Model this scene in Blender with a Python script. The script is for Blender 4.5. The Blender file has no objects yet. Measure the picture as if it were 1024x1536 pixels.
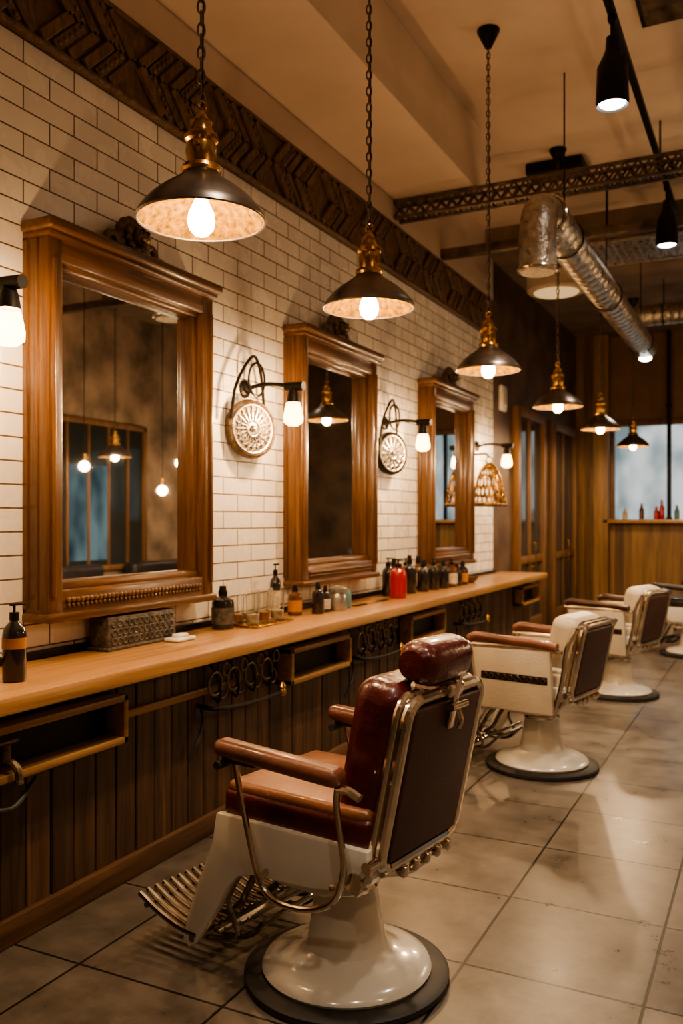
import bpy, bmesh, math, random
from mathutils import Vector, Matrix, Euler
random.seed(7)
S = bpy.context.scene
R = math.radians

# ------------------------------------------------------------------ helpers
def link(o):
    S.collection.objects.link(o); return o

def empty(name, loc=(0,0,0), rot=(0,0,0), parent=None):
    o = bpy.data.objects.new(name, None)
    o.empty_display_size = 0.1
    o.location = loc; o.rotation_euler = rot
    if parent: o.parent = parent
    return link(o)

def T(g, loc=(0,0,0), rot=(0,0,0), sc=(1,1,1)):
    m = Matrix.Translation(loc) @ Euler(rot).to_matrix().to_4x4() @ Matrix.Diagonal((sc[0],sc[1],sc[2],1))
    return [tuple(m @ Vector(v)) for v in g[0]], g[1]

def box(size, loc=(0,0,0), rot=(0,0,0), bev=0.0, seg=2):
    bm = bmesh.new()
    bmesh.ops.create_cube(bm, size=1)
    for v in bm.verts:
        v.co = Vector((v.co.x*size[0], v.co.y*size[1], v.co.z*size[2]))
    if bev > 0:
        bmesh.ops.bevel(bm, geom=list(bm.edges), offset=min(bev, min(size)*0.49), segments=seg, profile=0.5, affect='EDGES')
    bm.verts.index_update()
    g = ([tuple(v.co) for v in bm.verts], [tuple(v.index for v in f.verts) for f in bm.faces])
    bm.free()
    return T(g, loc, rot)

def bx(x0,x1,y0,y1,z0,z1,bev=0.0,seg=2):
    return box((x1-x0,y1-y0,z1-z0), ((x0+x1)/2,(y0+y1)/2,(z0+z1)/2), bev=bev, seg=seg)

def prism(pts, x0, x1, bev=0.0, seg=2):
    """polygon given in (y,z) extruded from x0 to x1"""
    bm = bmesh.new()
    vs = [bm.verts.new((x0,p[0],p[1])) for p in pts]
    f = bm.faces.new(vs)
    r = bmesh.ops.extrude_face_region(bm, geom=[f])
    for e in r['geom']:
        if isinstance(e, bmesh.types.BMVert): e.co.x = x1
    bmesh.ops.recalc_face_normals(bm, faces=bm.faces)
    if bev > 0:
        bmesh.ops.bevel(bm, geom=list(bm.edges), offset=bev, segments=seg, profile=0.5, affect='EDGES')
    bm.verts.index_update()
    g = ([tuple(v.co) for v in bm.verts], [tuple(v.index for v in f.verts) for f in bm.faces])
    bm.free(); return g

def lathe(prof, seg=32, cap=True):
    V=[];F=[]
    n=len(prof)
    for (r,z) in prof:
        for i in range(seg):
            a=2*math.pi*i/seg
            V.append((max(r,1e-4)*math.cos(a),max(r,1e-4)*math.sin(a),z))
    for k in range(n-1):
        for i in range(seg):
            j=(i+1)%seg
            F.append((k*seg+i,k*seg+j,(k+1)*seg+j,(k+1)*seg+i))
    if cap:
        F.append(tuple(range(seg))[::-1])
        F.append(tuple((n-1)*seg+i for i in range(seg)))
    return V,F

def cyl(r,z0,z1,seg=24,r2=None):
    return lathe([(r,z0),(r if r2 is None else r2,z1)],seg)

def ball(r, loc=(0,0,0), sc=(1,1,1), seg=20):
    pr=[(r*math.sin(math.pi*i/12), -r*math.cos(math.pi*i/12)) for i in range(13)]
    return T(lathe(pr,seg,False),loc,(0,0,0),sc)

def catmull(p, n=8, closed=False):
    p=[Vector(q) for q in p]; out=[]
    m=len(p)
    rng = range(m) if closed else range(m-1)
    for i in rng:
        if closed:
            a,b,c,d=p[(i-1)%m],p[i],p[(i+1)%m],p[(i+2)%m]
        else:
            b,c=p[i],p[i+1]; a=p[i-1] if i>0 else b*2-c; d=p[i+2] if i+2<m else c*2-b
        for k in range(n):
            t=k/n
            out.append(0.5*((2*b)+(c-a)*t+(2*a-5*b+4*c-d)*t*t+(-a+3*b-3*c+d)*t**3))
    if not closed: out.append(p[-1])
    return out

def sweep(pts, r, seg=8, closed=False, smooth=True, n=8):
    P = catmull(pts,n,closed) if smooth else [Vector(q) for q in pts]
    m=len(P); V=[];F=[]
    up=None
    for i in range(m):
        if closed: t=(P[(i+1)%m]-P[(i-1)%m])
        else: t=(P[min(i+1,m-1)]-P[max(i-1,0)])
        t.normalize()
        if up is None:
            ref=Vector((0,0,1)) if abs(t.z)<0.9 else Vector((1,0,0))
            up=(ref-t*ref.dot(t)).normalized()
        else:
            up=(up-t*up.dot(t)).normalized()
        s=t.cross(up)
        for k in range(seg):
            a=2*math.pi*k/seg
            V.append(tuple(P[i]+up*(math.cos(a)*r)+s*(math.sin(a)*r)))
    for i in range(m if closed else m-1):
        j=(i+1)%m
        for k in range(seg):
            l=(k+1)%seg
            F.append((i*seg+k,i*seg+l,j*seg+l,j*seg+k))
    if not closed:
        F.append(tuple(range(seg))[::-1]); F.append(tuple((m-1)*seg+k for k in range(seg)))
    return V,F

def torus(R0,r,loc=(0,0,0),rot=(0,0,0),sc=(1,1,1),n=24,seg=8):
    return T(sweep([(R0*math.cos(2*math.pi*i/n),R0*math.sin(2*math.pi*i/n),0) for i in range(n)],r,seg,True,False),loc,rot,sc)

def build(name, parts, parent=None, loc=(0,0,0), rot=(0,0,0), smooth=True, ang=35):
    V=[];F=[];MI=[];mats=[]
    for g,m in parts:
        if m not in mats: mats.append(m)
        mi=mats.index(m); o=len(V)
        V+=g[0]; F+=[tuple(i+o for i in f) for f in g[1]]; MI+=[mi]*len(g[1])
    me=bpy.data.meshes.new(name)
    me.from_pydata(V,[],F); 
    for m in mats: me.materials.append(m)
    me.polygons.foreach_set('material_index',MI)
    me.polygons.foreach_set('use_smooth',[smooth]*len(F))
    me.update()
    bm=bmesh.new(); bm.from_mesh(me); bmesh.ops.recalc_face_normals(bm,faces=bm.faces); bm.to_mesh(me); bm.free()
    if smooth: me.set_sharp_from_angle(angle=R(ang))
    o=bpy.data.objects.new(name,me); o.location=loc; o.rotation_euler=rot
    if parent: o.parent=parent
    return link(o)

# ------------------------------------------------------------------ materials
def newmat(name):
    m=bpy.data.materials.new(name); m.use_nodes=True
    nt=m.node_tree; b=nt.nodes['Principled BSDF']
    return m,nt,b
def c4(c): return (c[0],c[1],c[2],1)

def M(name, col, rough=0.5, metal=0.0, nscale=8, namt=0.25, bump=0.0, bscale=None, coat=0.0, spec=None, rvar=0.1):
    m,nt,b=newmat(name); N=nt.nodes; L=nt.links
    tc=N.new('ShaderNodeTexCoord')
    no=N.new('ShaderNodeTexNoise'); no.inputs['Scale'].default_value=nscale; no.inputs['Detail'].default_value=5
    L.new(tc.outputs['Object'],no.inputs['Vector'])
    cr=N.new('ShaderNodeValToRGB')
    cr.color_ramp.elements[0].position=0.3; cr.color_ramp.elements[1].position=0.7
    cr.color_ramp.elements[0].color=c4([x*(1-namt) for x in col]); cr.color_ramp.elements[1].color=c4([min(1,x*(1+namt)) for x in col])
    L.new(no.outputs['Fac'],cr.inputs['Fac']); L.new(cr.outputs['Color'],b.inputs['Base Color'])
    mr=N.new('ShaderNodeMapRange'); mr.inputs['To Min'].default_value=max(0.02,rough-rvar); mr.inputs['To Max'].default_value=min(1,rough+rvar)
    L.new(no.outputs['Fac'],mr.inputs['Value']); L.new(mr.outputs['Result'],b.inputs['Roughness'])
    b.inputs['Metallic'].default_value=metal
    if coat: b.inputs['Coat Weight'].default_value=coat; b.inputs['Coat Roughness'].default_value=0.08
    if spec is not None: b.inputs['Specular IOR Level'].default_value=spec
    if bump>0:
        n2=N.new('ShaderNodeTexNoise'); n2.inputs['Scale'].default_value=bscale or nscale*4; n2.inputs['Detail'].default_value=6
        L.new(tc.outputs['Object'],n2.inputs['Vector'])
        bp=N.new('ShaderNodeBump'); bp.inputs['Strength'].default_value=bump; bp.inputs['Distance'].default_value=0.01
        L.new(n2.outputs['Fac'],bp.inputs['Height']); L.new(bp.outputs['Normal'],b.inputs['Normal'])
    return m

def wood(name, c1, c2, axis='y', rough=0.45, scale=14, stretch=0.06, plank=None, bump=0.25, coat=0.0):
    m,nt,b=newmat(name); N=nt.nodes; L=nt.links
    tc=N.new('ShaderNodeTexCoord'); mp=N.new('ShaderNodeMapping')
    s=[scale]*3; s['xyz'.index(axis)]=scale*stretch
    mp.inputs['Scale'].default_value=s
    L.new(tc.outputs['Object'],mp.inputs['Vector'])
    no=N.new('ShaderNodeTexNoise'); no.inputs['Scale'].default_value=1.6; no.inputs['Detail'].default_value=8; no.inputs['Roughness'].default_value=0.65; no.inputs['Distortion'].default_value=0.6
    L.new(mp.outputs['Vector'],no.inputs['Vector'])
    cr=N.new('ShaderNodeValToRGB'); e=cr.color_ramp.elements
    e[0].position=0.32; e[0].color=c4(c1); e[1].position=0.66; e[1].color=c4(c2)
    L.new(no.outputs['Fac'],cr.inputs['Fac'])
    out=cr.outputs['Color']
    if plank:
        ax,w=plank
        sp=N.new('ShaderNodeSeparateXYZ'); L.new(tc.outputs['Object'],sp.inputs['Vector'])
        dv=N.new('ShaderNodeMath'); dv.operation='DIVIDE'; dv.inputs[1].default_value=w; L.new(sp.outputs[ax],dv.inputs[0])
        fl=N.new('ShaderNodeMath'); fl.operation='FLOOR'; L.new(dv.outputs[0],fl.inputs[0])
        wn=N.new('ShaderNodeTexWhiteNoise'); wn.noise_dimensions='1D'; L.new(fl.outputs[0],wn.inputs['W'])
        mr=N.new('ShaderNodeMapRange'); mr.inputs['To Min'].default_value=0.55; mr.inputs['To Max'].default_value=1.35
        L.new(wn.outputs['Value'],mr.inputs['Value'])
        mx=N.new('ShaderNodeVectorMath'); mx.operation='SCALE'; L.new(out,mx.inputs[0]); L.new(mr.outputs['Result'],mx.inputs['Scale'])
        out=mx.outputs['Vector']
    L.new(out,b.inputs['Base Color'])
    b.inputs['Roughness'].default_value=rough
    if coat: b.inputs['Coat Weight'].default_value=coat; b.inputs['Coat Roughness'].default_value=0.15
    bp=N.new('ShaderNodeBump'); bp.inputs['Strength'].default_value=bump; bp.inputs['Distance'].default_value=0.004
    L.new(no.outputs['Fac'],bp.inputs['Height']); L.new(bp.outputs['Normal'],b.inputs['Normal'])
    return m

def brickmat(name, c1, c2, mortar, bw, bh, ms, offset, ax, shift=(0,0), rough=0.3, bump=0.6, nz=0.0, nsc=3.5, rv=0.10, nbump=0.12):
    m,nt,b=newmat(name); N=nt.nodes; L=nt.links
    tc=N.new('ShaderNodeTexCoord'); sp=N.new('ShaderNodeSeparateXYZ'); cb=N.new('ShaderNodeCombineXYZ')
    L.new(tc.outputs['Object'],sp.inputs['Vector'])
    for i,a in enumerate(ax):
        ad=N.new('ShaderNodeMath'); ad.operation='ADD'; ad.inputs[1].default_value=shift[i]
        L.new(sp.outputs[a],ad.inputs[0]); L.new(ad.outputs[0],cb.inputs[i])
    br=N.new('ShaderNodeTexBrick'); br.offset=offset; br.offset_frequency=2; br.squash=1
    br.inputs['Scale'].default_value=1; br.inputs['Brick Width'].default_value=bw; br.inputs['Row Height'].default_value=bh
    br.inputs['Mortar Size'].default_value=ms; br.inputs['Mortar Smooth'].default_value=0.2
    br.inputs['Color1'].default_value=c4(c1); br.inputs['Color2'].default_value=c4(c2); br.inputs['Mortar'].default_value=c4(mortar)
    L.new(cb.outputs['Vector'],br.inputs['Vector'])
    no=N.new('ShaderNodeTexNoise'); no.inputs['Scale'].default_value=nsc; no.inputs['Detail'].default_value=8; no.inputs['Roughness'].default_value=0.7
    L.new(tc.outputs['Object'],no.inputs['Vector'])
    mr=N.new('ShaderNodeMapRange'); mr.inputs['From Min'].default_value=0.25; mr.inputs['From Max'].default_value=0.75
    mr.inputs['To Min'].default_value=1-nz; mr.inputs['To Max'].default_value=1+nz; L.new(no.outputs['Fac'],mr.inputs['Value'])
    sc=N.new('ShaderNodeVectorMath'); sc.operation='SCALE'; L.new(br.outputs['Color'],sc.inputs[0]); L.new(mr.outputs['Result'],sc.inputs['Scale'])
    L.new(sc.outputs['Vector'],b.inputs['Base Color'])
    rr=N.new('ShaderNodeMapRange'); rr.inputs['From Min'].default_value=0.25; rr.inputs['From Max'].default_value=0.75
    rr.inputs['To Min'].default_value=rough-rv; rr.inputs['To Max'].default_value=rough+rv
    L.new(no.outputs['Fac'],rr.inputs['Value']); L.new(rr.outputs['Result'],b.inputs['Roughness'])
    iv=N.new('ShaderNodeMath'); iv.operation='SUBTRACT'; iv.inputs[0].default_value=1; L.new(br.outputs['Fac'],iv.inputs[1])
    n3=N.new('ShaderNodeMath'); n3.operation='MULTIPLY_ADD'; n3.inputs[1].default_value=nbump; L.new(no.outputs['Fac'],n3.inputs[0]); L.new(iv.outputs[0],n3.inputs[2])
    bp=N.new('ShaderNodeBump'); bp.inputs['Strength'].default_value=bump; bp.inputs['Distance'].default_value=0.006
    L.new(n3.outputs[0],bp.inputs['Height']); L.new(bp.outputs['Normal'],b.inputs['Normal'])
    return m

def glow(name, col, strength, clear=True):
    m=bpy.data.materials.new(name); m.use_nodes=True; nt=m.node_tree; nt.nodes.clear()
    o=nt.nodes.new('ShaderNodeOutputMaterial'); e=nt.nodes.new('ShaderNodeEmission')
    e.inputs['Color'].default_value=c4(col); e.inputs['Strength'].default_value=strength
    if clear:
        t=nt.nodes.new('ShaderNodeBsdfTransparent'); a=nt.nodes.new('ShaderNodeAddShader')
        nt.links.new(e.outputs[0],a.inputs[0]); nt.links.new(t.outputs[0],a.inputs[1]); nt.links.new(a.outputs[0],o.inputs['Surface'])
    else: nt.links.new(e.outputs[0],o.inputs['Surface'])
    return m

def glassm(name,col,rough=0.03):
    m,nt,b=newmat(name)
    b.inputs['Base Color'].default_value=c4(col); b.inputs['Roughness'].default_value=rough
    b.inputs['Transmission Weight'].default_value=1.0; b.inputs['IOR'].default_value=1.3
    return m

m_tile   = brickmat('white_subway_tile',(0.82,0.77,0.70),(0.73,0.68,0.62),(0.15,0.105,0.07),0.30,0.10,0.004,0.5,'YZ',rough=0.26,bump=0.5,nz=0.06)
m_floor  = brickmat('floor_stone_tile',(0.128,0.103,0.080),(0.096,0.078,0.061),(0.011,0.009,0.007),0.6,0.6,0.006,0.0,'XY',shift=(-1.89+12,-3.5+12),rough=0.31,bump=0.22,nz=0.62,nsc=4.2,rv=0.07,nbump=0.25)
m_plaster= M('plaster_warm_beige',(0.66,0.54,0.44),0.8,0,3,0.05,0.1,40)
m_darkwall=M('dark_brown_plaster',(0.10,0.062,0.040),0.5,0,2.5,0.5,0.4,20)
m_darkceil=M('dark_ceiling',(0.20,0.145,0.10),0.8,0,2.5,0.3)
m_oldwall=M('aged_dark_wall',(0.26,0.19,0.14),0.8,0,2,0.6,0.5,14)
m_carve  = wood('carved_dark_wood',(0.05,0.028,0.016),(0.19,0.11,0.062),'z',0.5,18,0.3,bump=0.6)
m_mirw   = wood('mirror_frame_wood',(0.050,0.021,0.009),(0.165,0.075,0.026),'z',0.32,24,0.05,coat=0.35)
m_mirwh  = wood('mirror_frame_wood_rail',(0.050,0.021,0.009),(0.165,0.075,0.026),'y',0.32,24,0.05,coat=0.35)
m_ctop   = wood('counter_oak',(0.33,0.17,0.07),(0.54,0.31,0.14),'y',0.32,18,0.04,coat=0.25)
m_cpanel = wood('counter_panel_boards',(0.030,0.015,0.008),(0.14,0.072,0.034),'z',0.5,14,0.06,plank=('Y',0.125))
m_plinth = wood('counter_plinth_wood',(0.05,0.024,0.012),(0.14,0.07,0.032),'y',0.45,14,0.06)
m_cframe = wood('drawer_frame_wood',(0.18,0.09,0.036),(0.36,0.20,0.085),'y',0.45,14,0.06)
m_backw  = wood('back_wall_planks',(0.14,0.078,0.034),(0.33,0.19,0.085),'z',0.5,10,0.06,plank=('X',0.14))
m_lintel = M('brown_lintel',(0.20,0.11,0.06),0.6,0,3,0.15)
m_doorw  = wood('door_wood',(0.09,0.044,0.022),(0.25,0.13,0.055),'z',0.5,12,0.06)
m_black  = M('black_metal',(0.02,0.017,0.015),0.42,0.7,20,0.3)
m_rust   = M('aged_iron',(0.17,0.135,0.105),0.42,0.75,9,0.5,0.4,40)
m_shade  = M('gunmetal_shade',(0.17,0.14,0.12),0.32,0.85,10,0.3)
m_gold   = M('hammered_gold_inner',(0.052,0.0255,0.0014),0.75,0.0,45,0.6,0.9,60,spec=0.05)
m_brass  = M('antique_brass',(0.50,0.29,0.09),0.26,1.0,14,0.35,0.1)
m_chrome = M('aged_chrome',(0.68,0.60,0.50),0.15,1.0,12,0.15,rvar=0.06)
m_dchrome= M('dark_steel_bars',(0.25,0.225,0.20),0.22,1.0,12,0.15,rvar=0.06)
m_foil   = M('duct_foil',(0.48,0.43,0.36),0.3,0.9,20,0.35,0.6,50)
m_enam   = M('cream_enamel',(0.64,0.60,0.52),0.2,0,4,0.05,coat=0.6)
m_rubber = M('black_rubber',(0.022,0.019,0.017),0.55,0,20,0.3)
m_red    = M('oxblood_leather',(0.080,0.010,0.010),0.28,0,7,0.3,0.25,60,coat=0.35)
m_tan    = M('saddle_leather',(0.22,0.088,0.043),0.32,0,5,0.35,0.25,60,coat=0.3)
m_armtan = M('arm_leather',(0.15,0.056,0.036),0.32,0,5,0.3,0.2,60,coat=0.3)
m_brownp = M('brown_vinyl_panel',(0.060,0.026,0.022),0.5,0,6,0.15,0.2,120)
m_blackl = M('black_leather',(0.025,0.02,0.02),0.35,0,7,0.3,0.2,60)
m_cream  = M('cream_leather',(0.50,0.42,0.32),0.42,0,6,0.1,0.2,60)
m_darkarm= M('dark_arm_leather',(0.05,0.022,0.014),0.32,0,6,0.2,coat=0.3)
m_mirror,_,b=newmat('mirror_glass'); b.inputs['Base Color'].default_value=(0.84,0.85,0.84,1); b.inputs['Metallic'].default_value=1; b.inputs['Roughness'].default_value=0.015
m_dglass,_,b=newmat('dark_window_glass'); b.inputs['Base Color'].default_value=(0.05,0.058,0.062,1); b.inputs['Metallic'].default_value=0.4; b.inputs['Roughness'].default_value=0.06
m_bulb   = glow('warm_bulb_glow',(1.0,0.72,0.40),9)
m_bulbs  = glow('sconce_glass_glow',(1.0,0.56,0.22),4.5)
m_spotg  = glow('cool_spot_glow',(1.0,0.95,0.86),14,False)
m_bglass = M('bottle_black',(0.02,0.016,0.014),0.15,0,10,0.2,coat=0.4)
m_amber  = M('amber_label',(0.40,0.17,0.045),0.4)
m_redb   = M('red_bottle_plastic',(0.36,0.010,0.012),0.25,0,5,0.1,coat=0.4)
m_white  = M('white_ceramic',(0.75,0.72,0.66),0.25)
m_teal   = M('teal_plastic',(0.10,0.20,0.21),0.3)
m_brownb = M('brown_bottle',(0.10,0.04,0.015),0.15,coat=0.4)
m_label  = M('paper_label',(0.50,0.44,0.34),0.6,nscale=40,namt=0.4)
m_glass  = glassm('clear_glass',(0.95,0.95,0.92))
m_stone  = M('carved_grey_stone',(0.10,0.085,0.07),0.6,0.2,30,0.5,1.0,50)
m_bronze = M('bronze_ornament',(0.15,0.10,0.06),0.45,0.5,25,0.5,0.8,50)
m_silver = M('silver_filigree',(0.38,0.36,0.33),0.3,0.8,20,0.2)

def facade(name,c0,c1,st,sc=(1.4,1.4,0.8)):
    m=bpy.data.materials.new(name); m.use_nodes=True; nt=m.node_tree; N=nt.nodes; L=nt.links; N.clear()
    o=N.new('ShaderNodeOutputMaterial'); e=N.new('ShaderNodeEmission'); tc=N.new('ShaderNodeTexCoord')
    mp=N.new('ShaderNodeMapping'); mp.inputs['Scale'].default_value=sc; L.new(tc.outputs['Object'],mp.inputs['Vector'])
    no=N.new('ShaderNodeTexNoise'); no.inputs['Scale'].default_value=1.3; no.inputs['Detail'].default_value=2; L.new(mp.outputs['Vector'],no.inputs['Vector'])
    cr=N.new('ShaderNodeValToRGB'); el=cr.color_ramp.elements; el[0].position=0.36; el[0].color=c4(c0); el[1].position=0.60; el[1].color=c4(c1)
    L.new(no.outputs['Fac'],cr.inputs['Fac'])
    L.new(cr.outputs['Color'],e.inputs['Color']); e.inputs['Strength'].default_value=st; L.new(e.outputs[0],o.inputs['Surface'])
    return m
m_fac=facade('street_facade',(0.16,0.21,0.22),(0.55,0.58,0.56),0.95)  # facade wall emits its own tone, standing in for street light on it
m_frost=facade('frosted_street_glow',(0.03,0.05,0.055),(0.20,0.27,0.28),0.6)

PC=(1,0.67,0.37); SC=(1,0.60,0.28)
def plight(name,loc,power,col=PC,radius=0.03,parent=None):
    l=bpy.data.lights.new(name,'POINT'); l.energy=power; l.color=col; l.shadow_soft_size=radius
    o=bpy.data.objects.new(name,l); o.location=loc
    if parent: o.parent=parent
    return link(o)
def slight(name,loc,power,rot,ang=90,col=(1,0.85,0.66),radius=0.05,parent=None,blend=0.6):
    l=bpy.data.lights.new(name,'SPOT'); l.energy=power; l.color=col; l.shadow_soft_size=radius; l.spot_size=R(ang); l.spot_blend=blend
    o=bpy.data.objects.new(name,l); o.location=loc; o.rotation_euler=rot
    if parent: o.parent=parent
    return link(o)

# ------------------------------------------------------------------ room shell
XR=5.6; Y0=-3.0; Y1=14.5; ZC=4.77
build('floor',[(bx(-0.1,XR+0.1,Y0-0.1,Y1+0.1,-0.1,0),m_floor)],smooth=False)
build('wall_left',[(bx(-0.12,0,Y0,9.6,0,3.63),m_tile)],smooth=False)
build('wall_left_upper',[(bx(-0.12,0,Y0,9.6,3.63,ZC),m_plaster)],smooth=False)
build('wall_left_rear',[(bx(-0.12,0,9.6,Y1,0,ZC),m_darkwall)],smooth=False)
build('wall_right',[(bx(XR,XR+0.12,Y0,Y1,0,ZC),m_oldwall)],smooth=False)
build('wall_front',[(bx(-0.12,XR+0.12,Y0-0.12,Y0,0,ZC),m_oldwall)],smooth=False)
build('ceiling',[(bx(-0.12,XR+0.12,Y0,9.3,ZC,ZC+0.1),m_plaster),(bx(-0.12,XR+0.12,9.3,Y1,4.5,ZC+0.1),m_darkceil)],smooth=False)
build('ceiling_soffit',[(bx(0,0.70,Y0,6.9,4.24,ZC,0.004,1),m_plaster)],smooth=False)
build('wall_back',[(bx(0,0.46,Y1-0.06,Y1+0.1,0,4.5),m_backw),
                   (bx(0.46,3.4,Y1,Y1+0.1,0,1.52),m_backw),
                   (bx(0.46,3.4,Y1,Y1+0.1,3.15,4.5),m_lintel),
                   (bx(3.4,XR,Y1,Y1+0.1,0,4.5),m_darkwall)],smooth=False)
w=empty('window_1',(0,Y1,0))
build('frame',[(bx(0.46,0.56,-0.05,0.06,1.52,3.15,0.005),m_doorw),(bx(0.46,3.4,-0.05,0.06,3.05,3.15,0.005),m_doorw),
               (bx(3.3,3.4,-0.05,0.06,1.52,3.15,0.005),m_doorw),(bx(1.36,1.42,-0.04,0.05,1.52,3.15,0.005),m_black),(bx(2.4,2.45,-0.04,0.05,1.52,3.15,0.005),m_black)],w)
build('sill',[(bx(0.42,3.4,-0.30,0.06,1.50,1.56,0.01),m_ctop)],w)
build('street_facade',[(bx(-3,8,6.5,6.6,-0.1,8),m_fac)],smooth=False)
bpy.data.objects['street_facade'].location=(0,Y1-4.5,0)
build('trim_1',[(bx(0.0,0.50,Y1-0.30,Y1-0.06,0,4.5,0.01),m_backw)])
# carved band
parts=[(bx(0,0.03,Y0,9.6,3.61,4.0),m_carve),(bx(0,0.05,Y0,9.6,3.60,3.622,0.006),m_carve),(bx(0,0.05,Y0,9.6,3.985,4.01,0.006),m_carve)]
y=-0.4;k=0;dirn=1
while y<9.45:
    for s in (-1,1):
        zc=3.805+s*0.088
        th=0.018+0.014*((k%3)==0)
        parts.append((box((th,0.245,0.050),(0.03+th/2,y,zc),(R(45)*s*dirn,0,0),0.004,1),m_carve))
        if k%3==1:
            for q in range(5):
                dd=(q-2)*0.033
                parts.append((ball(0.012,(0.05,y+dd,zc+dd*s*dirn),(0.8,1,1),8),m_carve))
    k+=1
    y+=0.088
    if k%6==0: dirn*=-1; y+=0.12
build('trim_2',parts)
build('trim_3',[(bx(0.0,0.03,-1.5,9.6,0.951,0.985,0.004),m_black)])
def door(name,y0,y1,z1):
    d=empty(name,(0,y0,0)); W=y1-y0
    build('frame',[(bx(0,0.09,0,0.10,0,z1,0.006),m_doorw),(bx(0,0.09,W-0.10,W,0,z1,0.006),m_doorw),(bx(0,0.09,0.10,W-0.1,z1-0.12,z1,0.006),m_doorw),
                   (bx(0,0.07,0.1,W-0.1,0,0.28,0.006),m_doorw),(bx(0,0.05,W/2-0.03,W/2+0.03,0.28,z1-0.12,0.004),m_doorw),(bx(0,0.06,0.1,W-0.1,1.0,1.09,0.004),m_doorw)],d)
    build('pane',[(bx(0.0,0.02,0.1,W-0.1,0.28,z1-0.12),m_dglass)],d)
    build('handle',[(sweep([(0.08,W/2-0.06,0.95),(0.13,W/2-0.06,0.97),(0.13,W/2-0.06,1.23),(0.08,W/2-0.06,1.25)],0.01),m_brass)],d)
door('door_1',10.4,11.8,2.95); door('door_2',12.3,13.9,2.95)
build('wall_sign',[(bx(0,0.05,9.8,10.02,2.82,3.12,0.02),m_white),(bx(0.05,0.056,9.83,9.99,2.9,3.04,0.002),m_label)])
for i,(a,b_) in enumerate([(5.4,7.2),(8.2,10.2),(11.2,13.4)]):
    w=empty('window_%d'%(i+2),(XR,a,0)); W=b_-a
    fr=[(bx(-0.06,0,0,0.07,0.9,2.9,0.005),m_doorw),(bx(-0.06,0,W-0.07,W,0.9,2.9,0.005),m_doorw),(bx(-0.06,0,0,W,0.85,0.92,0.005),m_doorw),(bx(-0.06,0,0,W,2.85,2.92,0.005),m_doorw)]
    for q in range(1,5): fr.append((bx(-0.05,0,W*q/5-0.02,W*q/5+0.02,0.9,2.9,0.003),m_doorw))
    build('frame',fr,w); build('pane',[(bx(-0.02,-0.005,0.05,W-0.05,0.9,2.88),m_dglass)],w)
    build('frosted_panel',[(bx(-0.03,-0.02,W*0.2,W*0.6,1.0,2.3),m_frost)],w)
def sofa(y0):
    e=empty('waiting_sofa',(4.75,y0,0))
    build('seat',[(bx(0.05,0.75,0.12,1.68,0.16,0.44,0.05,4),m_blackl),(bx(0.0,0.6,0.14,0.90,0.40,0.52,0.04,4),m_blackl),(bx(0.0,0.6,0.91,1.66,0.40,0.52,0.04,4),m_blackl)],e)
    build('back',[(bx(0.55,0.80,0.05,1.75,0.16,0.95,0.07,5),m_blackl)],e)
    build('arms',[(bx(0.02,0.78,0.0,0.16,0.14,0.66,0.05,4),m_blackl),(bx(0.02,0.78,1.64,1.8,0.14,0.66,0.05,4),m_blackl)],e)
    build('legs',[(T(cyl(0.025,0,0.17,12),(a,b2,0)),m_chrome) for a in (0.1,0.7) for b2 in (0.1,1.7)],e)
sofa(7.3); sofa(9.6)

# ------------------------------------------------------------------ counter
ct=empty('barber_counter',(0,0,0))
CY0=-1.5; CY1=9.9
build('counter_top',[(bx(0.0,0.55,CY0,CY1,0.888,0.95,0.008),m_ctop)],ct)
pb=[];y=CY0
while y<CY1-0.13:
    x1=0.36+random.uniform(-0.004,0.004)
    pb.append((bx(0.31,x1,y+0.003,y+0.122,0.07,0.888,0.004,1),m_cpanel)); y+=0.125
pb.append((bx(0.0,0.33,CY0,CY1-0.05,0.0,0.885),m_cpanel))
build('panel_boards',pb,ct)
build('plinth',[(bx(0.3,0.385,CY0,CY1-0.1,0.0,0.10,0.008),m_plinth)],ct)
build('rail',[(bx(0.36,0.39,2.84,3.75,0.70,0.735,0.006),m_cframe),(bx(0.36,0.40,CY0,CY1-0.1,0.845,0.888,0.004),m_cpanel)],ct)
def dframe(y0,y1,z0=0.63,z1=0.83):
    W=0.028
    p=[(bx(0.36,0.47,y0,y1,z0,z0+W,0.004),m_cframe),(bx(0.36,0.47,y0,y1,z1-W,z1,0.004),m_cframe),
       (bx(0.36,0.47,y0,y0+W,z0,z1,0.004),m_cframe),(bx(0.36,0.47,y1-W,y1,z0,z1,0.004),m_cframe),
       (bx(0.36,0.375,y0,y1,z0,z1),m_black)]
    build('drawer_frame',p,ct)
for a in (1.95,4.18,5.95,9.13): dframe(a,a+(0.87 if a<2 else 0.76))
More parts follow.
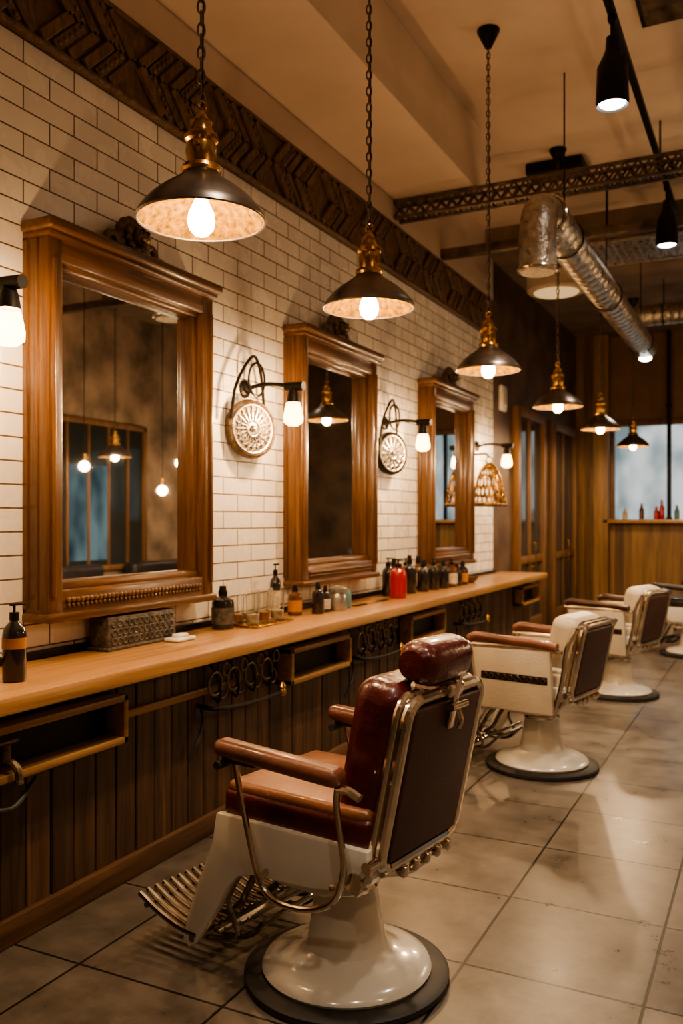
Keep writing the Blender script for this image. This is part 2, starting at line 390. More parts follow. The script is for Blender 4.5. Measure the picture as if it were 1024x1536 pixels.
def bracket(y):
    p=[]
    for s in range(4):
        yy=-0.24+s*0.16
        p.append((torus(0.055,0.007,(0.06,yy,0.13),(0,R(90),0)),m_rust))
        p.append((torus(0.035,0.006,(0.05,yy+0.08,0.08),(0,R(90),0)),m_rust))
        p.append((torus(0.030,0.006,(0.07,yy+0.08,0.19),(0,R(90),0)),m_bronze))
        p.append((sweep([(0,yy,0.24),(0.05,yy,0.20),(0.07,yy+0.03,0.1),(0.04,yy+0.06,0.03),(0.0,yy+0.08,0.04)],0.006),m_black))
    p.append((sweep([(0.0,-0.30,0.03),(0.10,-0.28,0.02),(0.12,0,0.0),(0.12,0.3,0.0)],0.011),m_black))
    p.append((T(lathe([(0.0,0),(0.022,0.003),(0.026,0.02),(0.018,0.04),(0.024,0.05),(0.012,0.075),(0.0,0.08)],16),(0.12,0.3,-0.02)),m_brass))
    p.append((sweep([(0.02,-0.30,0.03),(0.03,-0.30,-0.05),(0.04,-0.36,-0.14),(0.02,-0.40,-0.22)],0.009),m_rubber))
    build('iron_scrollwork',p,ct,loc=(0.362,y,0.62))
for y in (1.72,3.75,5.42,7.5): bracket(y)
build('brass_tap',[(T(cyl(0.03,0,0.02),(0,0,0),(0,R(90),0)),m_bronze),(sweep([(0,0,0),(0.10,0,0.01),(0.14,0,-0.01),(0.15,0,-0.06)],0.014),m_bronze),
   (T(cyl(0.018,0,0.06),(0.08,0,0.01)),m_bronze),(box((0.02,0.11,0.015),(0.08,0,0.075),bev=0.006),m_bronze),
   (sweep([(0.02,0,-0.02),(0.06,-0.08,-0.12),(0.09,0.02,-0.16),(0.04,0.18,-0.10)],0.010),m_rubber)],ct,loc=(0.362,2.2,0.69))

# ------------------------------------------------------------------ mirrors
def crest(parts,z):
    c=z+0.085
    parts.append((ball(0.085,(0.07,0,c),(0.6,1.1,1.0)),m_bronze))
    for i in range(14):
        a=2*math.pi*i/14
        parts.append((ball(0.030,(0.085,0.092*math.cos(a),c+0.080*math.sin(a)),(0.9,1,1),10),m_bronze))
    for i in range(10):
        a=2*math.pi*i/10+0.2
        parts.append((ball(0.022,(0.115,0.062*math.cos(a),c+0.056*math.sin(a)),(0.9,1,1),10),m_bronze))
    parts.append((ball(0.045,(0.13,0,c+0.005),(0.9,0.9,1.0)),m_bronze))
    parts.append((ball(0.022,(0.17,0,c-0.015),(1,1.1,0.8)),m_bronze))
    for s in (-1,1):
        parts.append((ball(0.012,(0.165,s*0.02,c+0.022),(1,1,1),8),m_black))
        parts.append((torus(0.036,0.02,(0.08,s*0.14,z+0.045),(0,R(90),0)),m_bronze))
        parts.append((sweep([(0.09,s*0.05,z+0.03),(0.09,s*0.13,z+0.015),(0.09,s*0.20,z+0.03),(0.09,s*0.235,z+0.02)],0.016),m_bronze))
    parts.append((box((0.12,0.46,0.02),(0.07,0,z+0.008),bev=0.008),m_bronze))
def mirror(y0,y1):
    W=y1-y0; H=1.70
    e=empty('wall_mirror',(0.0,(y0+y1)/2,1.12))
    h=W/2; sw=0.09; tr=0.17; br=0.15
    st=[]
    for s in (-1,1):
        a,b2=sorted((s*h,s*(h-sw)))
        st.append((bx(0,0.14,a,b2,0.02,H-0.06,0.012),m_mirw))
        a,b2=sorted((s*(h-sw+0.005),s*(h-sw-0.035)))
        st.append((bx(0.03,0.095,a,b2,br-0.03,H-tr+0.03,0.012),m_mirw))
        a,b2=sorted((s*(h-0.02),s*(h-0.04)))
        st.append((bx(0.12,0.155,a,b2,0.1,H-0.16,0.006),m_mirw))
        a,b2=sorted((s*(h+0.008),s*(h-0.01)))
        st.append((bx(0.0,0.03,a,b2,0.05,H-0.08,0.006),m_mirw)); st.append((bx(0.07,0.09,a,b2,0.05,H-0.08,0.006),m_mirw))
    build('stiles',st,e)
    ra=[(bx(0,0.135,-h+0.01,h-0.01,0.0,br-0.02,0.012),m_mirwh),(bx(0,0.16,-h-0.012,h+0.012,-0.005,0.035,0.01),m_mirwh),
        (bx(0.03,0.11,-h+sw,h-sw,br-0.035,br+0.015,0.015),m_mirwh),
        (bx(0,0.135,-h+0.01,h-0.01,H-tr,H-0.04,0.012),m_mirwh),
        (bx(0.03,0.11,-h+sw,h-sw,H-tr-0.025,H-tr+0.02,0.012),m_mirwh),
        (bx(0,0.165,-h-0.01,h+0.01,H-0.075,H-0.045,0.01),m_mirwh),
        (bx(0,0.19,-h-0.025,h+0.025,H-0.05,H,0.015,3),m_mirwh)]
    n=int((W-0.2)/0.028)
    for i in range(n):
        ra.append((ball(0.013,(0.14,-h+0.12+i*0.028,0.085),(0.7,1,1),8),m_mirwh))
        ra.append((ball(0.009,(0.14,-h+0.12+i*0.028,0.062),(0.7,1,1),8),m_mirwh))
    build('rails',ra,e)
    cp=[]; crest(cp,H); build('crest_ornament',cp,e)
    build('glass',[(bx(0.02,0.05,-h+sw-0.01,h-sw+0.01,br-0.02,H-tr+0.02),m_mirror)],e,smooth=False)
mirror(2.70,3.90); mirror(4.89,6.07); mirror(7.27,8.47)

# ------------------------------------------------------------------ sconces
def sconce(y,kind='clock',power=9,dz=0.0):
    e=empty('wall_sconce',(0,y,2.22+dz))
    p=[]
    if kind in('clock','rosette'):
        d=[]
        rim = m_bronze if kind=='clock' else m_black
        d.append((lathe([(0.0,0),(0.155,0),(0.172,0.01),(0.178,0.03),(0.172,0.055),(0.158,0.062),(0.148,0.045),(0.0,0.04)],40),m_bronze if kind=='clock' else m_black))
        d.append((lathe([(0.0,0.041),(0.145,0.043),(0.146,0.046),(0,0.047)],36),rim))
        n=20 if kind=='clock' else 14
        for i in range(n):
            a=2*math.pi*i/n
            d.append((box((0.007,0.115,0.008),(0.078*math.sin(a),0.078*math.cos(a),0.051),(0,0,-a),0.002,1),m_silver))
            a+=math.pi/n
            d.append((torus(0.018,0.0045,(0.122*math.sin(a),0.122*math.cos(a),0.05),n=12,seg=6),m_silver))
            d.append((torus(0.011,0.0035,(0.085*math.sin(a),0.085*math.cos(a),0.05),n=10,seg=6),m_silver))
        d.append((torus(0.144,0.006,(0,0,0.052),n=36),m_silver)); d.append((torus(0.045,0.006,(0,0,0.054)),m_silver)); d.append((ball(0.020,(0,0,0.055)),m_silver))
        build('carved_disc',d,e,loc=(0.05,-0.02,-0.13),rot=(0,R(90),R(-20)))
        p.append((sweep([(0.06,-0.21,-0.08),(0.07,-0.17,0.12),(0.08,-0.02,0.30),(0.07,0.08,0.26),(0.06,0.14,0.10),(0.06,0.15,-0.06)],0.010),m_black))
        p.append((torus(0.10,0.009,(0.09,0.02,0.17),(0,R(90),R(-20)),(1,0.6,1)),m_black))
    else:
        d=[]
        prof=[(0.02,0.30),(0.06,0.27),(0.11,0.18),(0.14,0.06),(0.16,-0.04),(0.18,-0.12)]
        for i in range(20):
            a=2*math.pi*i/20
            for dd in (-1,1):
                d.append((sweep([(r*math.cos(a+dd*0.18*j),r*math.sin(a+dd*0.18*j),z) for j,(r,z) in enumerate(prof)],0.006,6,n=3),m_brass))
        for r,z in prof: d.append((torus(r,0.007,(0,0,z),n=24,seg=6),m_brass))
        d.append((lathe([(0,-0.12),(0.185,-0.12),(0.19,-0.13),(0.18,-0.15),(0,-0.15)],28),m_bronze))
        d.append((torus(0.035,0.008,(0,0,0.335),(R(90),0,0)),m_bronze))
        d.append((sweep([(0,0,0.36),(-0.04,0,0.40),(-0.20,0,0.40)],0.012),m_black))
        build('pierced_lantern',d,e,loc=(0.20,-0.16,-0.38))
    p.append((T(lathe([(0,0),(0.055,0),(0.055,0.012),(0.035,0.03),(0.0,0.035)],24),(0,0.02,0.12),(0,R(90),0)),m_black))
    p.append((sweep([(0.01,0.02,0.12),(0.16,0.03,0.14),(0.38,0.04,0.11)],0.013),m_black))
    p.append((T(cyl(0.026,-0.02,0.10,16),(0.30,0.04,0.118),(0,R(92),0)),m_black))
    build('arm',p,e)
    build('socket',[(T(lathe([(0.0,0.12),(0.012,0.12),(0.022,0.09),(0.036,0.05),(0.044,0.0),(0.0,0.0)],20),(0.33,0.04,0.02)),m_black)],e)
    build('glass_shade',[(T(lathe([(0.040,0.0),(0.048,-0.03),(0.058,-0.085),(0.056,-0.115),(0.03,-0.135),(0.0,-0.138)],24,False),(0.33,0.04,0.02)),m_bulbs)],e)
    plight('lamp_light',(0.33,0.04,-0.04),power,SC,0.03,e)
sconce(2.28,'clock',20,0.09); sconce(4.40,'clock',24); sconce(6.50,'rosette',24); sconce(8.95,'bell',24)

# ------------------------------------------------------------------ pendants
def chain_link(z,i):
    pts=[]
    for k in range(12):
        a=2*math.pi*k/12
        u=0.012*math.cos(a); v=0.024*math.sin(a)
        pts.append((u*math.cos(i%2*math.pi/2+0.5),u*math.sin(i%2*math.pi/2+0.5),z+v))
    return sweep(pts,0.0038,5,True,False)
def pendant(x,y,zr,zc,power):
    e=empty('pendant_lamp',(x,y,zr))
    prof=[(0.208,0.0),(0.212,0.004),(0.209,0.016),(0.196,0.036),(0.168,0.068),(0.130,0.100),(0.095,0.124),(0.070,0.142),(0.060,0.155),(0.055,0.165),(0.0,0.166)]
    inner=[(0.205,0.003),(0.192,0.030),(0.163,0.062),(0.125,0.094),(0.09,0.117),(0.06,0.138),(0.0,0.15)]
    build('shade_outer',[(lathe(prof,48,False),m_shade),(torus(0.209,0.005,(0,0,0.003),n=48),m_shade)],e)
    build('shade_inner',[(lathe(inner,48,False),m_gold)],e)
    fit=[(0.0,0.150),(0.062,0.155),(0.066,0.165),(0.062,0.178),(0.045,0.185),(0.048,0.20),(0.052,0.23),(0.047,0.255),(0.055,0.262),(0.057,0.275),(0.050,0.285),(0.040,0.29),(0.034,0.31),(0.036,0.325),(0.020,0.34),(0.012,0.36),(0.0,0.365)]
    build('brass_fitting',[(lathe(fit,28),m_brass),(torus(0.018,0.005,(0,0,0.375),(R(90),0,0)),m_brass),(box((0.02,0.13,0.012),(0,0,0.235),(0,0,R(20)),0.004),m_brass)],e)
    ch=[];z=0.40;i=0
    while z<zc-zr-0.05:
        ch.append((chain_link(z,i),m_rust)); z+=0.038; i+=1
    ch.append((sweep([(0.004,0.0,0.37),(0.006,0.004,1.0),(-0.004,0,zc-zr)],0.003,5),m_black))
    build('chain',ch,e)
    build('ceiling_canopy',[(lathe([(0.0,zc-zr-0.13),(0.02,zc-zr-0.12),(0.055,zc-zr-0.05),(0.075,zc-zr-0.01),(0.075,zc-zr),(0,zc-zr)],24),m_black)],e)
    build('bulb',[(lathe([(0.0,-0.050),(0.022,-0.046),(0.040,-0.026),(0.045,0.0),(0.042,0.025),(0.028,0.055),(0.018,0.08)],24,False),m_bulb)],e)
    build('bulb_socket',[(cyl(0.022,0.07,0.15,16),m_brass)],e)
    plight('lamp_light',(0,0,-0.005),power,PC,0.035,e)
for y in (2.34,3.655,5.53,7.58): pendant(1.18,y,2.53,ZC,48)
for y in (9.64,12.08): pendant(1.18,y,2.53,4.5,52)
pendant(4.75,8.6,2.35,ZC,30)
def bulbp(x,y,z):
    e=empty('bulb_pendant',(x,y,z))
    build('cord',[(cyl(0.005,0.12,(ZC if y<9.3 else 4.5)-z,8),m_black),(cyl(0.024,0.06,0.14,16),m_brass)],e)
    build('bulb',[(ball(0.06),m_bulb)],e)
    plight('lamp_light',(0,0,0),22,PC,0.04,e)
for p_ in ((3.74,8.27,1.9),(4.24,9.27,2.30),(4.24,7.5,2.16),(4.7,12.0,2.3),(4.0,2.0,2.4)): bulbp(*p_)

# ------------------------------------------------------------------ track lights
def track(xt,heads,powers):
    e=empty('ceiling_track_light',(xt,0,4.42))
    tr=[(box((0.045,13.0,0.035),(0,3.5,0.0),bev=0.005),m_black)]
    for yy in (-2.5,1,4.4,7.4,9.9): tr.append((T(cyl(0.008,0,(ZC if yy<9.3 else 4.5)-4.42,8),(0,yy,0)),m_black))
    build('rail',tr,e)
    for i,yy in enumerate(heads):
        build('spot_head',[(T(lathe([(0.0,-0.12),(0.035,-0.13),(0.04,-0.2),(0.055,-0.24),(0.085,-0.30),(0.092,-0.50),(0.086,-0.52),(0.08,-0.50),(0.07,-0.47),(0.0,-0.46)],28),(0,yy,0)),m_black),
           (T(cyl(0.012,-0.14,0.0,10),(0,yy,0)),m_black),(box((0.05,0.05,0.05),(0,yy,-0.02),bev=0.01),m_black)],e)
        build('spot_lens',[(ball(0.074,(0,yy,-0.50),(1,1,0.35)),m_spotg)],e)
        slight('lamp_light',(0,yy,-0.56),powers[i],(R(8),R(-14),0),110,(1,0.86,0.68),0.07,e)
track(2.04,(-1.2,2.0,5.09,7.9),(60,85,150,150))  # near heads, behind and above the camera, are added unseen as fill light
track(3.40,(0.5,3.8,6.64),(90,140,140))

# ------------------------------------------------------------------ ducts and trays
def traymesh(L,W,H,nx,bar=0.012,web=False,mat=None):
    mat=mat or m_rust
    p=[]
    for z in (0,H):
        for yv in (0,W): p.append((box((L,0.03,0.024),(L/2,yv,z),bev=0.003,seg=1),mat))
    n=nx
    for i in range(n):
        x=L*(i+0.5)/n; ww=L/n
        for yv in (0,W):
            p.append((box((math.hypot(ww,H),0.006,bar),(x,yv,H/2),(0,math.atan2(H,ww),0)),mat))
            p.append((box((math.hypot(ww,H),0.006,bar),(x,yv,H/2),(0,-math.atan2(H,ww),0)),mat))
        if web and i%2: p.append((box((0.03,0.02,0.02),(x,0.012,H/2),(0,R(45),0)),m_chrome))
        p.append((box((math.hypot(ww,W),bar,0.006),(x,W/2,0),(0,0,math.atan2(W,ww))),mat))
        p.append((box((math.hypot(ww,W),bar,0.006),(x,W/2,0),(0,0,-math.atan2(W,ww))),mat))
    return p
build('lattice_ceiling_beam',traymesh(5.6,0.13,0.13,60,0.018,True),loc=(0,6.72,4.09))
build('ceiling_pipe',[(box((5.6,0.09,0.09),(2.8,0,0),bev=0.01),m_rust)],loc=(0,7.9,4.10))
build('ceiling_pipe',[(cyl(0.03,1.562,4.5,16),m_black),(cyl(0.05,1.562,1.59,20),m_black),(cyl(0.045,3.3,3.36,20),m_black)],loc=(1.40,14.33,0))
def bigtray(L,W,H,zc,loc,name):
    t=traymesh(L,W,H,14,mat=m_foil)
    for i in range(int(L/0.07)): t.append((box((0.022,W,0.008),(0.03+i*0.07,W/2,0.006)),m_foil))
    for i in range(int(W/0.06)): t.append((box((L,0.026,0.008),(L/2,0.03+i*0.06,0.004)),m_foil))
    t.append((box((L,0.02,H),(L/2,0,H/2),bev=0.003,seg=1),m_rust)); t.append((box((L,0.02,H),(L/2,W,H/2),bev=0.003,seg=1),m_rust))
    t+= [(T(cyl(0.008,0,zc-loc[2]-H,8),(x_,W/2,H)),m_black) for x_ in (0.15,L-0.3)]
    t+= [(box((0.03,W,0.02),(x_,W/2,H)),m_rust) for x_ in (0.15,L-0.3)]
    t+= [(sweep([(0,W*q,0.04),(L*0.3,W*q+0.02,0.045),(L*0.7,W*q-0.02,0.04),(L,W*q,0.04)],0.025),m_rubber) for q in (0.3,0.5,0.7)]
    build(name,t,loc=loc)
bigtray(2.1,0.75,0.14,ZC,(1.28,8.2,4.10),'cable_tray')
def duct_prof(r,L,n):
    pr=[(r-0.012,0)]
    for i in range(n):
        z=L*i/n; pr+= [(r,z+L/n*0.15),(r,z+L/n*0.8),(r-0.01,z+L/n*0.95)]
    pr.append((r-0.012,L)); return pr
build('insulated_duct',[(T(lathe(duct_prof(0.13,2.1,22),24),(0,0,0),(0,R(90),0)),m_foil)]+[(T(cyl(0.007,0.12,0.439,8),(x_,0,0)),m_black) for x_ in (0.3,1.8)]+[(torus(0.136,0.006,(x_,0,0),(0,R(90),0)),m_black) for x_ in (0.3,1.8)],loc=(1.36,11.2,4.06))
e=empty('spiral_duct',(1.51,0,3.57))
build('main_run',[(T(lathe(duct_prof(0.13,5.0,34),28,False),(0,5.75,0),(R(-90),0,0)),m_foil)],e)
el=[(0,5.80,0),(0,5.64,-0.015),(0,5.55,-0.09),(0,5.52,-0.24),(0,5.52,-0.42)]
build('elbow',[(sweep(el,0.118,24,False,True,5),m_foil),(T(torus(0.12,0.012,n=32),(0,5.52,-0.42)),m_chrome),(T(torus(0.132,0.010,n=32),(0,5.75,0),(R(90),0,0)),m_chrome)],e)
build('vent_cap',[(T(lathe([(0.0,-0.01),(0.105,-0.012),(0.11,0.0),(0,0.0)],28),(0,5.52,-0.43)),m_label)],e)
build('end_lamp',[(T(lathe([(0.0,0),(0.10,0.0),(0.11,0.02),(0.11,0.04),(0,0.04)],24),(0,10.74,0),(R(-90),0,0)),m_black),(ball(0.07,(0,10.70,-0.12),(1,1,0.5)),m_spotg)],e)
slight('lamp_light',(0,10.66,-0.2),130,(0,0,0),120,(1,0.84,0.64),0.06,e)
hg=[]
for yy in (6.3,8.05,10.3):
    hg.append((T(torus(0.137,0.006,n=32),(0,yy,0),(R(90),0,0)),m_black)); hg.append((T(cyl(0.006,0.13,(ZC if yy<9.3 else 4.5)-3.57,8),(0,yy,0)),m_black))
build('hangers',hg,e)
e=empty('drum_ceiling_lamp',(0.85,9.0,3.9))
build('drum',[(lathe([(0.0,0.0),(0.28,0.0),(0.30,0.02),(0.30,0.16),(0.28,0.18),(0,0.18)],36),m_cream),(cyl(0.012,0.18,ZC-3.9,10),m_black)],e)
build('glow_disc',[(lathe([(0,-0.012),(0.22,-0.012),(0.23,0.0),(0,0)],32),glow('drum_glow',(1,0.62,0.28),0.6,False))],e)
v=[(bx(0,0.62,0,0.62,-0.05,0,0.006),m_black)]
for i in range(9): v.append((box((0.56,0.012,0.04),(0.31,0.06+i*0.062,-0.055),(R(35),0,0)),m_rust))
build('ceiling_vent',v,loc=(2.1,5.25,ZC))
build('ceiling_vent',[(bx(0,0.5,0,0.3,-0.10,0,0.01),m_black),(bx(0.03,0.47,0.03,0.27,-0.11,-0.10,0.003),m_rust)],loc=(0.85,7.75,ZC))

# ------------------------------------------------------------------ barber chairs
def barber_chair(loc,rotz,style='red'):
    e=empty('barber_chair',loc,(0,0,R(rotz)))
    seatm,bandm,backm,armm,panm = {'red':(m_tan,m_red,m_red,m_armtan,m_brownp),'cream':(m_cream,m_cream,m_cream,m_armtan,m_brownp),'cream2':(m_cream,m_cream,m_cream,m_darkarm,m_brownp),'black':(m_blackl,m_blackl,m_blackl,m_blackl,m_blackl)}[style]
    cream = style.startswith('cream')
    build('rubber_ring',[(lathe([(0,0),(0.335,0),(0.348,0.008),(0.348,0.026),(0.335,0.034),(0.27,0.036),(0,0.036)],56),m_rubber)],e)
    build('base_dome',[(lathe([(0.0,0.03),(0.282,0.034),(0.288,0.045),(0.280,0.060),(0.25,0.076),(0.20,0.090),(0.16,0.100),(0.140,0.112),(0.133,0.13),(0.125,0.18),(0.112,0.26),(0.104,0.31),(0,0.31)],56),m_enam)],e)
    build('pump_collar',[(lathe([(0,0.31),(0.108,0.31),(0.112,0.32),(0.108,0.33),(0.098,0.335),(0.098,0.36),(0.12,0.37),(0.12,0.39),(0,0.39)],40),m_chrome)],e)
    build('seat_body',[(prism([(-0.26,0.56),(-0.27,0.47),(-0.20,0.40),(-0.08,0.365),(0.10,0.365),(0.20,0.39),(0.29,0.44),(0.30,0.56)],-0.245,0.245,0.012),m_enam)],e)
    for s in (-1,1):
        pts=[(-0.27,0.56),(-0.27,0.49),(-0.20,0.425),(-0.06,0.40),(0.10,0.39),(0.18,0.385),(0.25,0.365),(0.30,0.31),(0.35,0.22),(0.44,0.09),(0.475,0.065),(0.505,0.085),(0.48,0.18),(0.42,0.33),(0.365,0.45),(0.345,0.56)]
        build('side_skirt',[(prism(pts,s*0.262-0.016,s*0.262+0.016,0.006),m_enam)],e)
    fr=[]
    n=15
    for i in range(n):
        x=-0.27+0.54*i/(n-1)
        fr.append((sweep([(x,0.44,0.115),(x,0.53,0.12),(x,0.64,0.15),(x,0.73,0.19)],0.0115,8,n=4),m_dchrome))
    fr.append((sweep([(-0.28,0.46,0.10),(0.28,0.46,0.10)],0.013,8,smooth=False),m_dchrome))
    fr.append((sweep([(-0.28,0.69,0.158),(0.28,0.69,0.158)],0.011,8,smooth=False),m_dchrome))
    for s in (-1,1):
        fr.append((sweep([(s*0.10,0.22,0.40),(s*0.10,0.32,0.30),(s*0.10,0.40,0.17),(s*0.10,0.50,0.10)],0.013),m_dchrome))
        fr.append((sweep([(s*0.16,0.22,0.18),(s*0.16,0.32,0.10),(s*0.16,0.48,0.085)],0.010),m_dchrome))
        fr.append((sweep([(s*0.22,0.28,0.36),(s*0.22,0.34,0.24),(s*0.22,0.30,0.13),(s*0.22,0.44,0.09)],0.010),m_dchrome))
    fr.append((sweep([(-0.17,0.22,0.18),(0.17,0.22,0.18)],0.010,8,smooth=False),m_dchrome))
    for q in range(5): fr.append((sweep([(-0.22,0.25+q*0.035,0.20-q*0.02),(0.22,0.25+q*0.035,0.20-q*0.02)],0.008,8,smooth=False),m_dchrome))
    build('footrest',fr,e)
    build('seat_band',[(box((0.515,0.60,0.11),(0,0.035,0.590),bev=0.028,seg=4),bandm)],e)
    build('seat_cushion',[(box((0.50,0.58,0.05),(0,0.035,0.643),bev=0.022,seg=5),seatm)],e)
    BH = 0.53 if not cream else 0.44
    bk=empty('backrest',(0,-0.235,0.50),(R(12),0,0),e)
    build('cushion',[(box((0.45,0.19,BH+0.01),(0,0.08,BH/2+0.02),bev=0.07,seg=7),backm)],bk)
    build('rear_shell',[(box((0.46,0.05,BH),(0,-0.02,BH/2),bev=0.022,seg=4),backm)],bk)
    def rr(w,h,r,y,zc_):
        o=[]
        for cx,cz,a0 in ((w/2-r,h/2-r,0),(-w/2+r,h/2-r,90),(-w/2+r,-h/2+r,180),(w/2-r,-h/2+r,270)):
            for k in range(6):
                a=R(a0+k*18); o.append((cx+r*math.cos(a),y,zc_+cz+r*math.sin(a)))
        return o
    build('chrome_frame',[(sweep(rr(0.465,BH+0.01,0.06,-0.045,BH/2),0.019,10,True,False),m_chrome),(sweep(rr(0.475,BH+0.02,0.06,-0.015,BH/2),0.015,10,True,False),m_chrome)],bk)
    build('rear_panel',[(box((0.42,0.022,BH-0.04),(0,-0.053,BH/2),bev=0.010,seg=3),panm)],bk)
    lv=[(sweep([(-0.26,-0.02,0.04),(-0.262,-0.03,-0.02),(-0.262,0.0,-0.08)],0.016),m_chrome),(T(cyl(0.03,-0.29,-0.25,20),(0,0.0,-0.04),(0,R(90),0)),m_chrome),
        (T(cyl(0.018,-0.30,-0.25,16),(0,-0.04,0.03),(0,R(90),0)),m_chrome),(T(cyl(0.03,0.25,0.29,20),(0,0.0,-0.04),(0,R(90),0)),m_chrome),
        (sweep([(-0.20,-0.04,-0.02),(0,-0.05,-0.06),(0.20,-0.04,-0.02)],0.014),m_chrome)]
    for i in range(5): lv.append((box((0.03,0.03,0.04),(-0.1+i*0.07,-0.06,-0.035),bev=0.008),m_chrome))
    build('recline_mechanism',lv,bk)
    if not cream:
        build('headrest',[(box((0.30,0.14,0.135),(0,0.015,0.620),bev=0.055,seg=6),backm)]+[(T(lathe([(0,0),(0.035,0.0),(0.045,0.012),(0.0,0.014)],20),(s*0.147,0.015,0.620),(0,R(90)*s,0)),backm) for s in (-1,1)],bk)
        build('headrest_bracket',[(box((0.035,0.012,0.16),(0,-0.075,0.50),bev=0.004),m_chrome),(box((0.09,0.03,0.045),(0,-0.065,0.545),bev=0.01),m_chrome),
            (sweep([(0,-0.085,0.50),(0.0,-0.11,0.46),(0.0,-0.105,0.43)],0.008),m_chrome),(T(cyl(0.012,-0.05,0.05,12),(0,-0.09,0.50),(0,R(90),0)),m_chrome),
            (sweep([(-0.15,0,0.56),(-0.08,-0.03,0.55),(0.08,-0.03,0.55),(0.15,0,0.56)],0.012),m_chrome)],bk)
    for s in (-1,1):
        x=s*0.315
        if cream:
            build('armrest',[(sweep([(x,-0.24,0.80),(x,-0.10,0.815),(x,0.12,0.82),(x,0.28,0.83),(x,0.34,0.81)],0.028,12),armm),
                             (sweep([(x,-0.27,0.775),(x,0.0,0.785),(x,0.35,0.78)],0.014,8),m_chrome)],e)
            build('side_panel',[(prism([(-0.22,0.40),(0.27,0.40),(0.31,0.76),(-0.20,0.77)],x-0.02,x+0.02,0.008),m_cream),
                                (box((0.046,0.44,0.05),(x,0.03,0.60),bev=0.006),m_black)]+
                               [(torus(0.014,0.005,(x+s*0.024,-0.16+0.042*i,0.60),(0,R(90),0),n=10,seg=5),m_chrome) for i in range(10)],e)
            build('arm_posts',[(sweep([(x,-0.36,0.92),(x,-0.30,0.80),(x,-0.27,0.60),(x,-0.22,0.40)],0.015),m_chrome),(sweep([(x,0.33,0.80),(x,0.30,0.55),(x,0.26,0.38)],0.013),m_chrome)],e)
        else:
            g=box((0.08,0.50,0.058),(x,0.045,0.785),bev=0.027,seg=5)
            g=([(vx,vy,vz+0.02*((vy-0.045)/0.25)**2*(1 if vy>0.045 else -0.4)) for vx,vy,vz in g[0]],g[1])
            build('armrest',[(g,armm)],e)
            build('arm_frame',[(sweep([(x,0.23,0.785),(x,0.20,0.66),(x,0.155,0.50),(x,0.12,0.40),(x,0.06,0.35),(x,-0.06,0.35),(x,-0.17,0.40),(x,-0.21,0.50),(x,-0.20,0.60),(x,-0.185,0.70),(x,-0.19,0.755)],0.0105,10),m_chrome),
                (sweep([(x,-0.19,0.745),(x,-0.23,0.745),(x,-0.27,0.73)],0.014),m_chrome),
                (box((0.035,0.14,0.02),(x,0.20,0.765),bev=0.006),m_rubber),(T(cyl(0.014,-0.05,0.02,12),(x,0.26,0.752),(0,R(90),0)),m_rubber),
                (sweep([(x,-0.16,0.44),(s*0.26,-0.20,0.45)],0.010,8,smooth=False),m_chrome),(sweep([(x,0.12,0.40),(s*0.26,0.12,0.42)],0.010,8,smooth=False),m_chrome)],e)
    build('pump_lever',[(sweep([(0.0,0.0,0.37),(0.20,0.05,0.34),(0.36,0.10,0.40)],0.010),m_chrome),(ball(0.022,(0.37,0.10,0.405)),m_rubber)],e)
    return e
barber_chair((1.555,2.657,0),81,'red')
barber_chair((1.55,5.455,0),79,'cream')
barber_chair((1.62,8.0,0),74,'cream2')
barber_chair((2.02,10.7,0),66,'black')

# ------------------------------------------------------------------ counter-top things
ZT=0.9515
def bottle(name,x,y,r,h,body,label=None,pump=False,lab=(0.12,0.5)):
    p=[(lathe([(0,0),(r*0.94,0),(r,0.006),(r,h*0.60),(r*0.9,h*0.68),(r*0.4,h*0.76),(r*0.34,h*0.80),(0,h*0.80)],24),body)]
    if label: p.append((lathe([(r+0.001,h*lab[0]),(r+0.0015,h*lab[0]),(r+0.0015,h*lab[1]),(r+0.001,h*lab[1])],24,False),label))
    p.append((cyl(r*0.42,h*0.78,h*0.88,16),m_black))
    if pump:
        p.append((cyl(r*0.12,h*0.88,h*0.97,8),m_black)); p.append((box((r*0.5,r*1.5,h*0.035),(0,r*0.35,h*0.98),bev=0.003),m_black))
    else: p.append((cyl(r*0.36,h*0.88,h,16,r*0.30),m_black))
    build(name,p,loc=(x,y,ZT))
bottle('pump_bottle',0.33,2.345,0.043,0.29,m_bglass,m_amber,True,(0.42,0.56))
bottle('square_dark_bottle',0.14,3.99,0.062,0.235,m_bglass,m_stone,False)
build('glass_tray',[(box((0.26,0.42,0.012),(0,0,0.006),bev=0.004),m_brass)],loc=(0.18,4.28,ZT))
for i,(x,y) in enumerate(((0.12,4.16),(0.24,4.14),(0.11,4.30),(0.23,4.28),(0.12,4.43),(0.24,4.41))):
    r=0.042; h=0.15+0.035*(i%2)
    build('glass_tumbler',[(lathe([(0,0),(r*0.85,0),(r,h),(r*0.93,h),(r*0.8,0.008),(0,0.008)],24,False),m_glass),
        (lathe([(0,0.009),(r*0.78,0.009),(r*0.84,h*0.3),(0,h*0.3)],20),m_amber if i%3==0 else m_label)],loc=(x,y,ZT+0.0135))
bottle('tall_pump_bottle',0.10,4.62,0.034,0.33,m_bglass,m_label,True)
bottle('amber_bottle',0.16,4.76,0.045,0.19,m_brownb,m_amber)
bottle('dark_bottle',0.25,4.90,0.04,0.20,m_bglass)
bottle('tonic_bottle',0.24,5.02,0.034,0.17,m_bglass,m_label)
build('silver_jar',[(lathe([(0,0),(0.055,0),(0.058,0.01),(0.058,0.10),(0.05,0.115),(0.062,0.12),(0.062,0.145),(0.03,0.16),(0,0.165)],28),m_silver)],loc=(0.27,5.14,ZT))
build('tall_jar',[(lathe([(0,0),(0.035,0),(0.037,0.01),(0.037,0.10),(0.03,0.12),(0,0.125)],24),m_teal)],loc=(0.24,5.32,ZT))
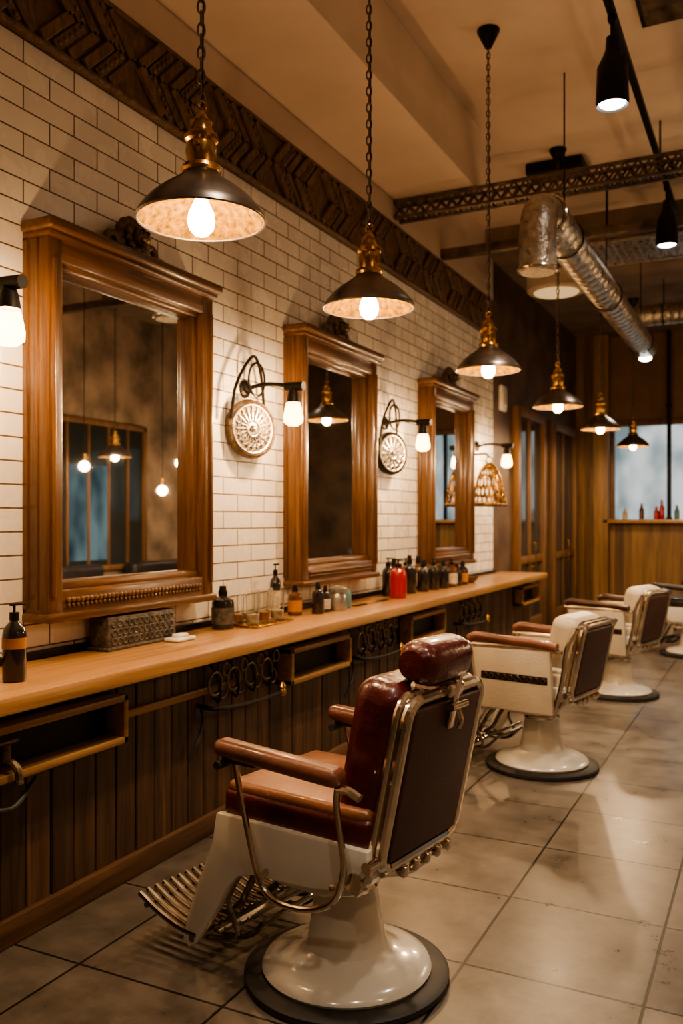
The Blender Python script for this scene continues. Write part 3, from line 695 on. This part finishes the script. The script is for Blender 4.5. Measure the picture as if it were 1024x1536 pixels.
bottle('red_shampoo_bottle',0.27,6.17,0.066,0.30,m_redb,m_redb,True)
bs=[(0.13,6.30,.05,.30),(0.11,6.46,.055,.29),(0.19,6.60,.055,.31),(0.1,6.74,.05,.28),(0.23,6.80,.05,.26),(0.13,6.94,.05,.29),(0.24,7.02,.05,.27),(0.12,7.12,.045,.25),(0.26,7.22,.05,.25),(0.27,7.40,.055,.25),(0.26,7.57,.05,.2),(0.27,7.72,.05,.22)]
for i,(x,y,r,h) in enumerate(bs): bottle('hair_product_bottle',x,y,r,h,[m_bglass,m_brownb,m_bglass,m_bglass][i%4],[None,m_label,None,m_amber][i%4],i%3==0)
build('shaving_bowl',[(lathe([(0,0),(0.03,0),(0.06,0.03),(0.075,0.06),(0.07,0.06),(0.05,0.03),(0,0.012)],28,False),m_bronze)],loc=(0.27,7.95,ZT))
cb=[(box((0.11,0.50,0.15),(0,0,0.078),bev=0.006),m_stone),(box((0.125,0.52,0.015),(0,0,0.0075),bev=0.004),m_stone)]
for i in range(12):
    for j in range(3): cb.append((torus(0.015,0.004,(0.056,-0.21+i*0.038,0.04+j*0.04),(0,R(90),0),n=10,seg=5),m_stone))
build('carved_box',cb,loc=(0.10,3.30,ZT))
build('soap_dish',[(box((0.09,0.15,0.018),(0,0,0.009),bev=0.008,seg=3),m_white),(box((0.05,0.08,0.02),(0,0,0.026),bev=0.009,seg=3),m_white)],loc=(0.22,3.50,ZT))
for i,(y,c) in enumerate(((5.50,m_black),(5.70,m_amber),(5.90,m_black))):
    build('hair_comb',[(box((0.03,0.16,0.004),(0,0,0.003),bev=0.001,seg=1),c)]+[(box((0.025,0.003,0.003),(0.024,-0.07+k*0.01,0.003)),c) for k in range(15)],loc=(0.25,y,ZT))
for i,(x,h,m) in enumerate(((0.75,0.18,m_label),(1.0,0.25,m_brownb),(1.22,0.2,m_redb),(1.30,0.3,m_redb),(1.52,0.22,m_teal),(1.7,0.2,m_redb))):
    p=[(lathe([(0,0),(0.038,0),(0.04,0.01),(0.04,h*0.6),(0.02,h*0.75),(0.018,h),(0,h)],16),m)]
    build('bar_bottle',p,loc=(x,14.3,1.561))

# ------------------------------------------------------------------ world + camera
wd=bpy.data.worlds.new('night'); S.world=wd; wd.use_nodes=True
wd.node_tree.nodes['Background'].inputs[0].default_value=(0.03,0.04,0.05,1)
wd.node_tree.nodes['Background'].inputs[1].default_value=1
cam=bpy.data.cameras.new('camera'); co=bpy.data.objects.new('camera',cam); link(co)
co.location=(2.86,0,1.55); co.rotation_euler=(R(90),0,R(26.5))
cam.sensor_width=36; cam.lens=30.47; cam.shift_y=12/1536
cam.dof.use_dof=True; cam.dof.focus_distance=3.1; cam.dof.aperture_fstop=2.4
cam.clip_start=0.05
S.camera=co
try:
    S.view_settings.look='AgX - Medium High Contrast'
    S.view_settings.exposure=0.45
except Exception as ex: print(ex)
